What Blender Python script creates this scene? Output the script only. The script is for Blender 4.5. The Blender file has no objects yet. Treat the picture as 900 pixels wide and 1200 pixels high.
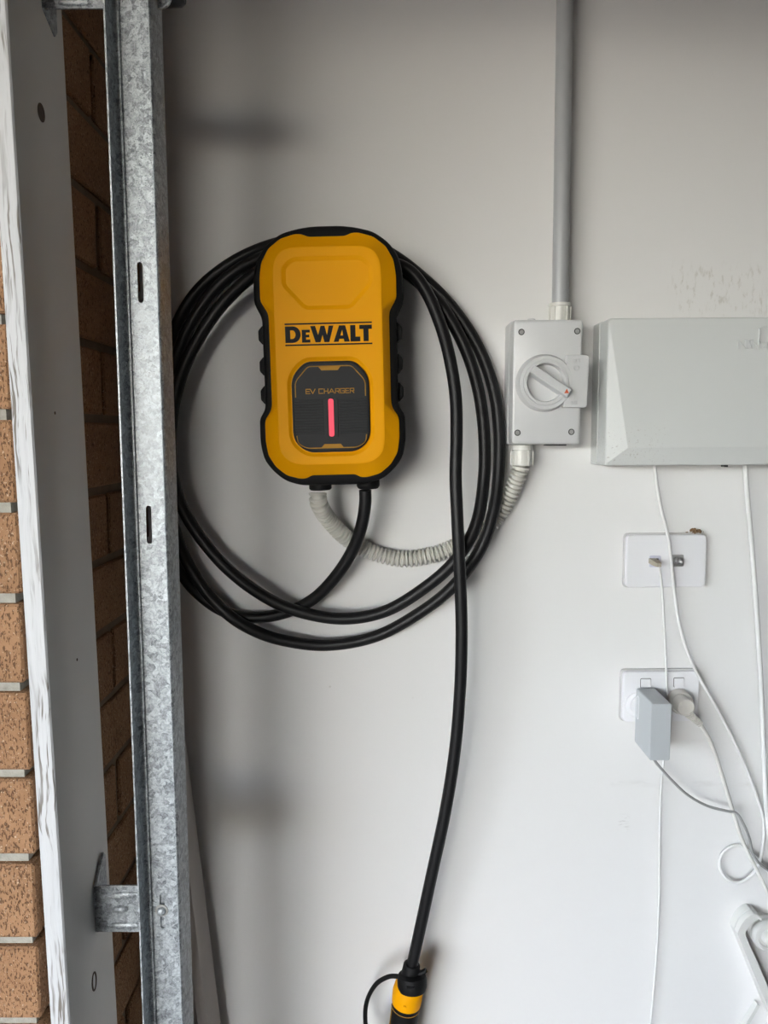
import bpy, bmesh, math, random
from mathutils import Vector, Matrix, Euler, noise
from mathutils.geometry import tessellate_polygon

random.seed(7)
S = bpy.context.scene
C = S.collection
R = math.radians

# ---------------------------------------------------------------- camera
# metres; the plastered side wall is the plane y = 0, the camera stands 1.1 m in front of it
CAM = Vector((0.0, -1.1, 1.5))
PITCH = R(5.9)
cam_d = bpy.data.cameras.new('camera')
cam_d.sensor_fit = 'HORIZONTAL'; cam_d.sensor_width = 36.0; cam_d.lens = 36.0     # 900 px focal length on a 900 px wide frame
cam_d.clip_start = 0.02
cam = bpy.data.objects.new('camera', cam_d); C.objects.link(cam)
cam.location = CAM; cam.rotation_euler = (R(90) - PITCH, 0, 0)
S.camera = cam

# ---------------------------------------------------------------- overcast daylight
W = bpy.data.worlds.new('world'); S.world = W; W.use_nodes = True
bg = W.node_tree.nodes['Background']
sky = W.node_tree.nodes.new('ShaderNodeTexSky'); sky.sky_type = 'NISHITA'; sky.sun_disc = False
sky.sun_elevation = R(48); sky.sun_rotation = R(180); sky.air_density = 1.0; sky.dust_density = 2.2; sky.ozone_density = 1.0      # hazy day, the sun behind the house
hsv = W.node_tree.nodes.new('ShaderNodeHueSaturation'); hsv.inputs['Saturation'].default_value = .5
W.node_tree.links.new(sky.outputs[0], hsv.inputs['Color']); W.node_tree.links.new(hsv.outputs[0], bg.inputs[0])
bg.inputs[1].default_value = 3.75

# ---------------------------------------------------------------- exposure
vs = S.view_settings
vs.view_transform = 'Standard'; vs.look = 'None'; vs.gamma = 1.0; vs.use_curve_mapping = False
vs.exposure = 0.0

# ---------------------------------------------------------------- helpers
CM = Euler((R(90) - PITCH, 0, 0)).to_matrix()
def P(px, py, Y=0.0):
    """the point of the plane y = Y seen at a pixel of the 900 x 1200 photograph"""
    d = CM @ Vector(((px - 450) / 900, (600 - py) / 900, -1))
    return CAM + d * ((Y - CAM.y) / d.y)

class MB:
    def __init__(s): s.v = []; s.f = []; s.mi = []; s.cur = 0
    def verts(s, pts):
        i = len(s.v); s.v += [tuple(p) for p in pts]; return list(range(i, i + len(pts)))
    def face(s, idx): s.f.append(tuple(idx)); s.mi.append(s.cur)
    def loft(s, rings, cap0=True, cap1=True, closed=True):
        ids = [s.verts(r) for r in rings]; n = len(ids[0])
        for a, b in zip(ids, ids[1:]):
            for i in range(n if closed else n - 1):
                j = (i + 1) % n; s.face((a[i], a[j], b[j], b[i]))
        if cap0: s.face(ids[0][::-1])
        if cap1: s.face(ids[-1])
        return ids
    def tess(s, loops):
        """planar region with holes; loops are lists of vertex indices"""
        flat = [i for l in loops for i in l]
        tri = tessellate_polygon([[Vector((s.v[i][0], s.v[i][2], 0)) for i in l] for l in loops])
        for t in tri: s.face([flat[k] for k in t])
    def box(s, x0, x1, y0, y1, z0, z1, b=0.0):
        if b <= 0:
            s.loft([[(x0,y,z0),(x1,y,z0),(x1,y,z1),(x0,y,z1)] for y in (y1, y0)])
        else:
            s.prism(round_poly([(x0,z0),(x1,z0),(x1,z1),(x0,z1)], b, 2), y1, y0, b, b)
    def prism(s, ol, yb, yf, cf=0.0, cb=0.0):
        """outline in x,z extruded from yb (back) to yf (front) with chamfered front and back rims"""
        sg = 1 if yf > yb else -1
        rings = []
        if cb: rings.append([(x, yb, z) for x, z in inset(ol, cb)])
        rings.append([(x, yb + sg * cb, z) for x, z in ol])
        rings.append([(x, yf - sg * cf, z) for x, z in ol])
        if cf:
            rings.append([(x, yf - sg * cf * .3, z) for x, z in inset(ol, cf * .3)])
            rings.append([(x, yf, z) for x, z in inset(ol, cf)])
            rings.append([(x, yf, z) for x, z in inset(ol, cf * 1.4)])
        return s.loft(rings)
    def tube(s, pts, r, n=12, caps=True):
        """pts: Vectors; r: radius or list"""
        m = len(pts); rr = r if isinstance(r, (list, tuple)) else [r] * m
        tang = [(pts[min(i+1, m-1)] - pts[max(i-1, 0)]).normalized() for i in range(m)]
        u = tang[0].orthogonal().normalized(); rings = []
        for i in range(m):
            t = tang[i]; u = (u - t * u.dot(t)).normalized(); w = t.cross(u)
            rings.append([pts[i] + (u * math.cos(a) + w * math.sin(a)) * rr[i] for a in [2*math.pi*k/n for k in range(n)]])
        s.loft(rings, caps, caps)
    def lathe(s, prof, o, ax, n=24, caps=True):
        """prof: (radius, height along ax)"""
        ax = Vector(ax).normalized(); u = ax.orthogonal().normalized(); w = ax.cross(u); o = Vector(o)
        s.loft([[o + ax * h + (u * math.cos(a) + w * math.sin(a)) * max(r, 1e-5) for a in [2*math.pi*k/n for k in range(n)]] for r, h in prof], caps, caps)
    def stroke(s, pts, w, y0, y1):
        """flat lettering stroke along x,z points"""
        for (ax, az), (bx, bz) in zip(pts, pts[1:]):
            d = Vector((bx - ax, bz - az)); l = d.length
            if l < 1e-9: continue
            d /= l; n = Vector((-d.y, d.x)) * w / 2; e = d * w / 2
            q = [(ax - e.x + n.x, az - e.y + n.y), (ax - e.x - n.x, az - e.y - n.y), (bx + e.x - n.x, bz + e.y - n.y), (bx + e.x + n.x, bz + e.y + n.y)]
            s.loft([[(x, y, z) for x, z in q] for y in (y0, y1)])
    def build(s, name, m, parent=None, smooth=35, loc=None, recenter=False):
        me = bpy.data.meshes.new(name)
        vv = s.v
        if recenter:
            lo = [min(p[k] for p in vv) for k in range(3)]; hi = [max(p[k] for p in vv) for k in range(3)]
            loc = Vector(((lo[0]+hi[0])/2, (lo[1]+hi[1])/2, lo[2]))
            vv = [(p[0]-loc.x, p[1]-loc.y, p[2]-loc.z) for p in vv]
        me.from_pydata(vv, [], s.f)
        ms = m if isinstance(m, (list, tuple)) else [m]
        for k in ms: me.materials.append(k)
        if len(ms) > 1: me.polygons.foreach_set('material_index', s.mi)
        bm = bmesh.new(); bm.from_mesh(me); bmesh.ops.recalc_face_normals(bm, faces=bm.faces); bm.to_mesh(me); bm.free()
        if smooth:
            me.polygons.foreach_set('use_smooth', [True] * len(me.polygons)); me.set_sharp_from_angle(angle=R(smooth))
        me.update()
        return link(name, me, parent, loc)

def link(name, me, parent=None, loc=None):
    o = bpy.data.objects.new(name, me); C.objects.link(o)
    if parent: o.parent = parent
    if loc is not None: o.location = loc
    return o
def tag(o, label=None, cat=None, group=None, kind=None):
    for k, x in (('label', label), ('category', cat), ('group', group), ('kind', kind)):
        if x: o[k] = x
    return o
def thing(name, label, cat, loc=(0,0,0), rot=(0,0,0), group=None):
    o = link(name, None); o.location = loc; o.rotation_euler = rot
    return tag(o, label, cat, group)

def inset(ol, d):
    n = len(ol); A = sum(ol[i][0]*ol[(i+1)%n][1] - ol[(i+1)%n][0]*ol[i][1] for i in range(n)); sg = 1 if A > 0 else -1
    out = []
    for i in range(n):
        a, b, c = Vector(ol[i-1]), Vector(ol[i]), Vector(ol[(i+1) % n])
        e1, e2 = (b - a), (c - b)
        if e1.length < 1e-9: e1 = e2
        if e2.length < 1e-9: e2 = e1
        e1.normalize(); e2.normalize()
        n1, n2 = Vector((-e1.y, e1.x)), Vector((-e2.y, e2.x)); m = n1 + n2
        k = max(m.dot(n1), .5); m = m / k
        out.append(tuple(b + m * d * sg))
    return out
def round_poly(pts, r, n=4):
    out = []; N = len(pts)
    for i in range(N):
        rr = r[i] if isinstance(r, (list, tuple)) else r
        a, b, c = Vector(pts[i-1]), Vector(pts[i]), Vector(pts[(i+1) % N])
        if rr <= 0: out.append(tuple(b)); continue
        d1, d2 = a - b, c - b
        t = min(rr, d1.length * .49, d2.length * .49)
        p, q = b + d1.normalized() * t, b + d2.normalized() * t
        for k in range(n + 1):
            u = k / n; out.append(tuple(p * (1-u)**2 + b * 2*u*(1-u) + q * u*u))
    return out
def spline(pts, step=0.006):
    """centripetal-like Catmull-Rom through pts, evenly resampled"""
    p = [pts[0]*2 - pts[1]] + list(pts) + [pts[-1]*2 - pts[-2]]; d = []
    for i in range(1, len(p) - 2):
        for k in range(24):
            t = k / 24; a, b, c, e = p[i-1], p[i], p[i+1], p[i+2]
            d.append(.5*((2*b) + (c-a)*t + (2*a-5*b+4*c-e)*t*t + (3*b-a-3*c+e)*t**3))
    d.append(pts[-1]); out = [d[0]]; acc = 0
    for a, b in zip(d, d[1:]):
        l = (b - a).length; pos = step - acc
        while pos <= l: out.append(a + (b - a) * (pos / l)); pos += step
        acc = (acc + l) % step
    if (out[-1] - d[-1]).length > step * .3: out.append(d[-1])
    return out
def polar(ol, N=360):
    """resample a star-shaped outline about 0,0 at even angles"""
    out = []; n = len(ol)
    for k in range(N):
        a = 2*math.pi*k/N; dx, dz = math.cos(a), math.sin(a); best = 0
        for i in range(n):
            (x0, z0), (x1, z1) = ol[i], ol[(i+1) % n]
            ex, ez = x1-x0, z1-z0; den = dx*ez - dz*ex
            if abs(den) < 1e-12: continue
            t = (x0*ez - z0*ex)/den; u = (x0*dz - z0*dx)/den
            if t > 0 and -1e-9 <= u <= 1+1e-9: best = max(best, t)
        out.append((dx*best, dz*best))
    return out

class Frame:
    """a thing fixed on the wall: origin at a photo pixel for the plane y = Y, local units of photo pixels at that depth"""
    def __init__(s, px, py, Y, rot=0.0):
        O = P(px, py, Y); s.loc = (O.x, 0, O.z); s.rot = (0, rot, 0); s.px, s.py = px, py
        s.ku = (P(px+1, py, Y) - P(px-1, py, Y)).length / 2; s.kv = (P(px, py+1, Y) - P(px, py-1, Y)).length / 2
    def __call__(s, u, v): return (u * s.ku, -v * s.kv)
    def at(s, px, py): return s(px - s.px, py - s.py)

# ---------------------------------------------------------------- materials
def mat(name, col, rough=.5, metal=0.0, spec=.5, var=0.0, vscale=30, bump=0.0, bscale=200, coat=0.0):
    m = bpy.data.materials.new(name); m.use_nodes = True; nt = m.node_tree; b = nt.nodes['Principled BSDF']
    b.inputs['Base Color'].default_value = (*col, 1); b.inputs['Roughness'].default_value = rough
    b.inputs['Metallic'].default_value = metal; b.inputs['Specular IOR Level'].default_value = spec; b.inputs['Coat Weight'].default_value = coat
    tc = nt.nodes.new('ShaderNodeTexCoord')
    if var:
        no = nt.nodes.new('ShaderNodeTexNoise'); no.inputs['Scale'].default_value = vscale; no.inputs['Detail'].default_value = 4
        nt.links.new(tc.outputs['Object'], no.inputs['Vector'])
        mx = nt.nodes.new('ShaderNodeMixRGB'); mx.inputs[1].default_value = (*[c*(1-var) for c in col], 1); mx.inputs[2].default_value = (*[min(1, c*(1+var)) for c in col], 1)
        nt.links.new(no.outputs[0], mx.inputs[0]); nt.links.new(mx.outputs[0], b.inputs['Base Color'])
    if bump:
        n2 = nt.nodes.new('ShaderNodeTexNoise'); n2.inputs['Scale'].default_value = bscale; n2.inputs['Detail'].default_value = 3
        nt.links.new(tc.outputs['Object'], n2.inputs['Vector'])
        bp = nt.nodes.new('ShaderNodeBump'); bp.inputs['Strength'].default_value = bump; bp.inputs['Distance'].default_value = .001
        nt.links.new(n2.outputs[0], bp.inputs['Height']); nt.links.new(bp.outputs[0], b.inputs['Normal'])
    return m
class NT:
    """short-hand for node graphs"""
    def __init__(s, m): s.t = m.node_tree; s.b = s.t.nodes['Principled BSDF']; s.tc = s.n('ShaderNodeTexCoord').outputs['Object']
    def n(s, typ, **kw):
        x = s.t.nodes.new(typ)
        for k, val in kw.items(): setattr(x, k, val)
        return x
    def put(s, x, **kw):
        for k, val in kw.items():
            i = x.inputs[int(k[1:])] if k[0] == 'i' and k[1:].isdigit() else x.inputs[k]
            if isinstance(val, bpy.types.NodeSocket): s.t.links.new(val, i)
            else: i.default_value = val
        return x
    def map(s, sc=(1,1,1), loc=(0,0,0)): return s.put(s.n('ShaderNodeMapping'), Vector=s.tc, Scale=sc, Location=loc).outputs[0]
    def noise(s, vec, scale, detail=3, rough=.5): return s.put(s.n('ShaderNodeTexNoise'), Vector=vec, Scale=scale, Detail=detail, Roughness=rough).outputs[0]
    def ramp(s, fac, lo, hi, a=0.0, b=1.0): return s.put(s.n('ShaderNodeMapRange', interpolation_type='SMOOTHSTEP'), i0=fac, i1=lo, i2=hi, i3=a, i4=b).outputs[0]
    def math(s, op, a, b=0.0): return s.put(s.n('ShaderNodeMath', operation=op), i0=a, i1=b).outputs[0]
    def mix(s, fac, a, b):
        return s.put(s.n('ShaderNodeMixRGB'), i0=fac, i1=a if not isinstance(a, tuple) else (*a, 1), i2=b if not isinstance(b, tuple) else (*b, 1)).outputs[0]
    def color(s, c): s.t.links.new(c, s.b.inputs['Base Color'])
    def bump(s, h, strength, dist): s.t.links.new(s.put(s.n('ShaderNodeBump'), Height=h, Strength=strength, Distance=dist).outputs[0], s.b.inputs['Normal'])
    def boxmask(s, lo, hi, soft):
        """1 inside an axis-aligned box of object space, soft rim"""
        sep = s.put(s.n('ShaderNodeSeparateXYZ'), i0=s.tc); out = None
        for k in range(3):
            if lo[k] is None: continue
            m = s.math('MULTIPLY', s.ramp(sep.outputs[k], lo[k]-soft, lo[k]+soft), s.ramp(sep.outputs[k], hi[k]-soft, hi[k]+soft, 1.0, 0.0))
            out = m if out is None else s.math('MULTIPLY', out, m)
        return out

M = {}
M['plaster'] = mat('painted_plasterboard', (.80, .795, .785), .62, spec=.3)
def plaster_marks():
    g = NT(M['plaster']); base = g.mix(g.noise(g.tc, 3.5, 4), (.79, .785, .775), (.815, .81, .80))
    # scuffs rubbed into the paint above the cabinet, a few specks and one grubby line
    a, b = P(790, 312), P(900, 368)
    m1 = g.boxmask((a.x, None, b.z), (b.x, None, a.z), .012)
    n1 = g.ramp(g.noise(g.map((1, 1, .35)), 160, 3, .65), .52, .68)
    c = g.mix(g.math('MULTIPLY', g.math('MULTIPLY', m1, n1), .42), base, (.45, .42, .36))
    sp = g.ramp(g.put(g.n('ShaderNodeTexVoronoi'), Vector=g.tc, Scale=26.0).outputs[0], .035, .05, 1.0, 0.0)
    spm = g.ramp(g.noise(g.map(loc=(3, 1, 2)), 11, 2), .60, .64)
    c = g.mix(g.math('MULTIPLY', g.math('MULTIPLY', sp, spm), .5), c, (.30, .27, .22))
    a, b = P(716, 914), P(905, 921)
    m2 = g.boxmask((a.x, None, b.z), (b.x, None, a.z), .004)
    c = g.mix(g.math('MULTIPLY', m2, g.ramp(g.noise(g.map((1, 1, 3)), 30, 3), .40, .75, 0, .28)), c, (.50, .48, .45))
    a, b = P(726, 955), P(736, 974)
    m3 = g.boxmask((a.x, None, b.z), (b.x, None, a.z), .004)
    c = g.mix(g.math('MULTIPLY', m3, g.ramp(g.noise(g.map((.5, 1, 2)), 170, 2), .52, .62, 0, .35)), c, (.45, .43, .41))
    g.color(c); g.bump(g.noise(g.tc, 260, 3), .12, .0008)
plaster_marks()
M['room_paint'] = mat('garage_room_paint', (.15, .125, .10), .8, var=.06, vscale=2)
M['concrete'] = mat('concrete_floor', (.15, .135, .12), .85, var=.2, vscale=3)
M['driveway'] = mat('driveway_concrete', (.06, .059, .057), .9, var=.15, vscale=2)
M['ceil'] = mat('ceiling_paint', (.20, .175, .15), .9, var=.04, vscale=2)

M['brick'] = mat('dragwire_brick', (.36, .22, .13), .92, spec=.15)
def brick_nodes():
    g = NT(M['brick']); oi = g.n('ShaderNodeObjectInfo').outputs['Random']
    off = g.put(g.n('ShaderNodeVectorMath', operation='ADD'), i0=g.tc, i1=g.put(g.n('ShaderNodeCombineXYZ'), i0=g.math('MULTIPLY', oi, 9.0), i1=g.math('MULTIPLY', oi, 5.0), i2=g.math('MULTIPLY', oi, 3.0)).outputs[0]).outputs[0]
    mp = g.put(g.n('ShaderNodeMapping'), Vector=off, Scale=(1, 1, .38)).outputs[0]
    body = g.mix(g.noise(off, 40, 5), (.22, .120, .062), (.36, .205, .112))
    body = g.mix(g.math('MULTIPLY', oi, .35), body, (.23, .120, .062))
    pits = g.ramp(g.noise(mp, 560, 2, .6), .375, .45, 1, 0)
    c = g.mix(g.math('MULTIPLY', pits, .75), body, (.075, .038, .02))
    grit = g.ramp(g.noise(g.put(g.n('ShaderNodeMapping'), Vector=off, Location=(5, 2, 1)).outputs[0], 420, 2), .62, .70)
    c = g.mix(g.math('MULTIPLY', grit, .65), c, (.60, .44, .30)); g.color(c)
    h = g.math('SUBTRACT', g.math('ADD', g.math('MULTIPLY', g.noise(off, 90, 4), .5), g.math('MULTIPLY', grit, .35)), pits)
    g.bump(h, .8, .0026)
brick_nodes()
M['mortar_in'] = mat('brown_mortar', (.17, .125, .085), .95, spec=.1, var=.25, vscale=60, bump=.7, bscale=420)  # darker, browner mortar for the inside face of the pier
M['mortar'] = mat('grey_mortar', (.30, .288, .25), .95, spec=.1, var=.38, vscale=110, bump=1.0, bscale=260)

M['paint_board'] = mat('white_gloss_paint', (.66, .65, .63), .5, var=.025, vscale=6, bump=.08, bscale=60)
M['weathered'] = mat('weathered_white_paint', (.74, .74, .73), .6)
def weathered_nodes():
    g = NT(M['weathered'])
    wob = g.put(g.n('ShaderNodeVectorMath', operation='ADD'), i0=g.map((1, 1, .045)), i1=g.put(g.n('ShaderNodeCombineXYZ'), i0=g.math('MULTIPLY', g.noise(g.tc, 14, 2), .012)).outputs[0]).outputs[0]
    crack = g.ramp(g.noise(wob, 330, 3, .6), .40, .46, 1, 0)
    patch = g.ramp(g.noise(g.map((1, 1, .3), (2, 0, 1)), 30, 3), .38, .58)
    c = g.mix(g.math('MULTIPLY', crack, g.math('MULTIPLY', patch, .9)), g.mix(g.noise(g.map((1,1,.1)), 60, 3), (.40, .41, .42), (.52, .52, .52)), (.10, .08, .06))
    g.color(c); g.bump(g.math('MULTIPLY', g.noise(wob, 200, 3), 1.0), .5, .0015)
weathered_nodes()
M['filler'] = mat('rust_stained_hole', (.10, .075, .06), .9, var=.3, vscale=300)

M['galv'] = mat('galvanised_steel', (.5, .53, .55), .42, .30)
def galv_nodes():
    g = NT(M['galv'])
    wv = g.put(g.n('ShaderNodeVectorMath', operation='ADD'), i0=g.tc, i1=g.put(g.n('ShaderNodeVectorMath', operation='SCALE'), i0=g.put(g.n('ShaderNodeTexNoise'), Vector=g.tc, Scale=90.0, Detail=3.0).outputs[1], Scale=.012).outputs[0]).outputs[0]
    vo = g.put(g.n('ShaderNodeTexVoronoi'), Vector=wv, Scale=210.0)
    cell = g.put(g.n('ShaderNodeSeparateColor'), i0=vo.outputs[1]).outputs[0]
    streak = g.ramp(g.noise(wv, 420, 3, .75), .32, .70)
    f = g.math('ADD', g.math('MULTIPLY', cell, .55), g.math('MULTIPLY', streak, .45))
    c = g.mix(f, (.10, .11, .12), (.56, .60, .625))
    big = g.ramp(g.noise(g.map((1, 1, .3)), 9, 3), .40, .66)
    pit = g.ramp(g.noise(g.tc, 620, 2, .6), .365, .41, 1, 0)
    c = g.mix(g.math('MULTIPLY', pit, g.math('ADD', g.math('MULTIPLY', big, .75), .12)), c, (.08, .09, .10)); g.color(c)
    g.t.links.new(g.math('ADD', g.math('MULTIPLY', f, .22), .34), g.b.inputs['Roughness'])
    g.bump(f, .12, .0006)
galv_nodes()
M['bolt'] = mat('zinc_bolt', (.55, .55, .54), .35, .8, var=.1, vscale=300)
M['plank'] = mat('grey_primed_timber', (.46, .43, .40), .75, var=.12, vscale=14)
M['plank_edge'] = mat('raw_timber', (.30, .24, .19), .85, var=.2, vscale=30)

M['yellow'] = mat('yellow_plastic', (.88, .385, .001), .5, spec=.12, bump=.05, bscale=900)
M['rubber'] = mat('black_rubber', (.0065, .0065, .007), .6, spec=.2, bump=.1, bscale=900)
M['cable'] = mat('black_cable_sheath', (.008, .008, .009), .45, spec=.32, bump=.08, bscale=400)
M['panel'] = mat('charcoal_panel', (.017, .018, .020), .5, spec=.22)
M['panel_rib'] = mat('charcoal_panel_rib', (.024, .027, .029), .5, spec=.22)
M['panel_rim'] = mat('black_panel_rim', (.006, .006, .007), .5, spec=.2)
M['print_black'] = mat('black_print', (.006, .006, .008), .5, spec=.15)
M['print_gold'] = mat('gold_print', (.48, .25, .035), .55, spec=.15)
M['led'] = mat('lit_indicator', (.3, .02, .03), .5, spec=.1)
_b = M['led'].node_tree.nodes['Principled BSDF']; _b.inputs['Emission Color'].default_value = (1.0, .10, .15, 1); _b.inputs['Emission Strength'].default_value = 1.0
M['pvc'] = mat('grey_pvc', (.62, .625, .625), .32, spec=.5, var=.02, vscale=20)
M['pvc_pipe'] = mat('grey_pvc_pipe', (.40, .41, .42), .30, spec=.55, var=.02, vscale=10)
M['pvc_warm'] = mat('pale_pvc_fitting', (.70, .695, .65), .35, spec=.5, var=.02, vscale=20)
M['flex'] = mat('corrugated_pvc', (.62, .61, .56), .4, var=.04, vscale=40)
M['cabinet'] = mat('light_grey_plastic', (.655, .67, .655), .42, spec=.4)
def cabinet_nodes():
    g = NT(M['cabinet']); base = g.mix(g.noise(g.tc, 8, 2), (.645, .66, .645), (.665, .68, .665))
    m = g.boxmask((-.165, None, -.125), (-.075, None, -.045), .02)
    sp = g.ramp(g.noise(g.tc, 330, 3, .7), .60, .68)
    g.color(g.mix(g.math('MULTIPLY', g.math('MULTIPLY', m, sp), .55), base, (.33, .30, .26)))
cabinet_nodes()
M['white_plastic'] = mat('white_plastic', (.80, .80, .82), .32, spec=.5, var=.01, vscale=30)
M['plate_gap_shade'] = mat('gap_shade_surround', (.56, .55, .55), .5, var=.05, vscale=60)  # greyer than the plates: shadow of the gap round them put into the colour
M['lilac'] = mat('pale_lilac_plastic', (.58, .58, .68), .4)
M['aged_white'] = mat('aged_white_plastic', (.68, .655, .61), .45, var=.08, vscale=90)
M['dark'] = mat('dark_gap', (.03, .03, .032), .7)
M['steel'] = mat('steel_connector', (.45, .45, .46), .3, .9)
M['beige_plug'] = mat('dusty_beige_plug', (.40, .36, .28), .7, var=.2, vscale=200)
M['adapter'] = mat('grey_adapter_plastic', (.46, .485, .50), .42, spec=.45)
M['cord_white'] = mat('white_cord', (.78, .78, .765), .45, var=.04, vscale=60)
M['cord_grey'] = mat('grey_cord', (.33, .33, .32), .5)
M['cord_cream'] = mat('cream_cord', (.70, .69, .65), .45)
M['red'] = mat('orange_red_mark', (.62, .10, .03), .5)
M['dirt'] = mat('brown_nest_dirt', (.20, .12, .06), .95, var=.4, vscale=400)
M['frame_white'] = mat('off_white_plastic', (.70, .70, .67), .4, var=.04, vscale=60)

# ================================================================ the garage
H = 2.5; BX = -.340                      # ceiling height; inside face of the brick pier
OP = -.392                               # face of the brick reveal beside the opening
FAR = -3.1                               # far end of the opening
m = MB(); m.box(BX - .02, 5.6, 0, .1, 0, H)
tag(m.build('wall_back', M['plaster'], smooth=0), 'white painted plasterboard wall with faint scuffs carrying the charger', 'wall', kind='structure')
m = MB(); m.box(-.57, 5.6, -3.45, .1, -.1, 0)
tag(m.build('floor', M['concrete'], smooth=0), 'bare concrete garage floor', 'floor', kind='structure')
m = MB(); m.box(-.57, 5.6, -3.45, .1, H, H + .1)
tag(m.build('ceiling', M['ceil'], smooth=0), 'painted garage ceiling', 'ceiling', kind='structure')
m = MB(); m.box(5.6, 5.7, -3.45, .1, 0, H)
tag(m.build('wall_right', M['room_paint'], smooth=0), 'painted wall at the inner end of the garage', 'wall', kind='structure')
m = MB(); m.box(-.57, 5.6, -3.55, -3.45, 0, H)
tag(m.build('wall_front', M['room_paint'], smooth=0), 'painted garage wall opposite the charger wall', 'wall', kind='structure')
m = MB(); m.box(-40, -.57, -30, 30, -.12, -.02)
tag(m.build('ground', M['driveway'], smooth=0), 'concrete driveway outside the garage opening', 'driveway', kind='structure')

# outside, unseen: a roof slab and a low screen added to narrow the sky light
m = MB(); m.box(-3.6, -.57, -5.5, 2.2, 2.42, 2.55)
tag(m.build('unseen_shade_roof', M['room_paint'], smooth=0), 'unseen roof slab added outside the opening to cut off the high sky', 'light blocker', kind='structure')
m = MB(); m.box(-4.7, -4.6, -12, 8, -.02, 1.6)
tag(m.build('unseen_light_screen', M['room_paint'], smooth=0), 'unseen low screen added across the driveway to cut off the low sky', 'light screen', kind='structure')
# ---- brick wall of the opening: every brick of the near pier its own piece
LIN = 2.10
wl = link('wall_left', None); wl.location = (BX, OP, 0)
tag(wl, 'tan brick pier and wall beside the garage door opening', 'wall', kind='structure')
def brick_mesh(lx, ly, lz):
    me = bpy.data.meshes.new('brick'); bm = bmesh.new(); bmesh.ops.create_cube(bm, size=1)
    for v in bm.verts: v.co = Vector((v.co.x * lx, v.co.y * ly, v.co.z * lz))
    bmesh.ops.bevel(bm, geom=list(bm.edges), offset=.0022, segments=1, affect='EDGES'); bm.to_mesh(me); bm.free()
    me.materials.append(M['brick']); return me
LY, LX = brick_mesh(.11, .23, .076), brick_mesh(.23, .11, .076)
HB = brick_mesh(.11, .11, .076); QB = brick_mesh(.11, .03, .076)
def brick(me, x, y, z):
    link('brick', me, wl, (x + random.uniform(-.0012, .0012), y + random.uniform(-.001, .001), z))
z0 = 1.5 - (P(30, 1105, OP).z * 0 + 1.5 - P(30, 1105, OP).z) - .005      # a mortar joint seen at pixel row 1105
z0 = z0 % .086
k = 0; z = z0 - .086 + .048
while z < LIN - .03:
    if k % 2 == 0:      # corner brick laid along the inside face, header to the reveal
        brick(LY, -.055, .115, z); brick(HB, -.055, .295, z); brick(QB, -.055, .375, z); brick(HB, -.175, .055, z)
    else:               # corner brick laid along the reveal
        brick(LX, -.115, .055, z); brick(LY, -.055, .235, z); brick(QB, -.055, .375, z)
    z += .086; k += 1
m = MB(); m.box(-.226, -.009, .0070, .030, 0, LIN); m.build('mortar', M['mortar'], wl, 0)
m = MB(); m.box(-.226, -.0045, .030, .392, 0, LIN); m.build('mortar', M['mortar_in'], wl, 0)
m = MB(); m.box(-.23, 0, FAR - .55 - OP, .392, LIN, H); m.build('lintel', M['brick'], wl, 0)
m = MB(); m.box(-.23, 0, FAR - .55 - OP, FAR - OP, 0, LIN); m.build('far_pier', M['brick'], wl, 0)

# ---- painted jamb board screwed on the inside of the pier
a, b = P(10, 0, OP), P(84, 1200, OP)
lean = math.atan2(b.x - a.x, a.z - b.z)
zc = P(47, 600, OP)
tb = link('trim_1', None); tb.location = (zc.x, OP, zc.z); tb.rotation_euler = (0, -lean, 0)
tag(tb, 'white painted timber jamb board with cracked paint on its front edge', 'trim', kind='structure')
m = MB(); t = .0185; dep = .117; zl, zh = -zc.z + .01, LIN - zc.z + .2
ol = [(-t, -.004), (-.0015, -.004), (0, -.0025), (0, dep), (-t, dep)]
ids = m.loft([[(x, y, z) for x, y in ol] for z in [zl + (zh - zl) * i / 60 for i in range(61)]])
for i, f in enumerate(m.f):
    ys = [m.v[q][1] for q in f]
    m.mi[i] = 1 if max(ys) < 0 else 0
m.build('board', [M['paint_board'], M['weathered']], tb, 20)
def board_hole(px, py, rw, rh, ring=False):
    """px,py on the +x face of the board"""
    d = CM @ Vector(((px - 450) / 900, (600 - py) / 900, -1))
    Rm = Euler((0, -lean, 0)).to_matrix().inverted(); o = Rm @ (CAM - tb.location); dd = Rm @ d
    q = o + dd * (-o.x / dd.x); m = MB()
    outer = [(q.y + rw * math.cos(a), q.z + rh * math.sin(a)) for a in [2*math.pi*i/24 for i in range(24)]]
    if ring:
        inner = [(q.y + rw * .62 * math.cos(a), q.z + rh * .82 * math.sin(a)) for a in [2*math.pi*i/24 for i in range(24)]]
        m.loft([[(x, y, z) for y, z in l] for l, x in ((outer, .0002), (outer, .0008), (inner, .0008), (inner, .0002))], False, False)
    else:
        m.loft([[(.0001, y, z) for y, z in outer], [(.0006, y, z) for y, z in outer]])
    m.build('screw_hole', M['filler'], tb, 0)
board_hole(48, 132, .0075, .0085); board_hole(110, 1150, .0065, .0105, True)
board_hole(64, 484, .0012, .0015); board_hole(90, 773, .0012, .0015)

# ================================================================ galvanised door track
YW = -.325; YN = -.347
a, b = P(118, 0, YN), P(165, 1200, YN); tl = math.atan2(b.x - a.x, a.z - b.z)
o = P(143, 600, YN)
tr = thing('door_track', 'tall galvanised steel door track with slotted web and folded edges', 'door track', (o.x, 0, o.z), (0, -tl, 0))
TW = .0445; zl, zh = -o.z + .02, 2.3 - o.z
xr = TW
Rt = Euler((0, -tl, 0)).to_matrix()
def tl_at(px, py, Y): return Rt.inverted() @ (P(px, py, Y) - Vector(tr.location))
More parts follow.
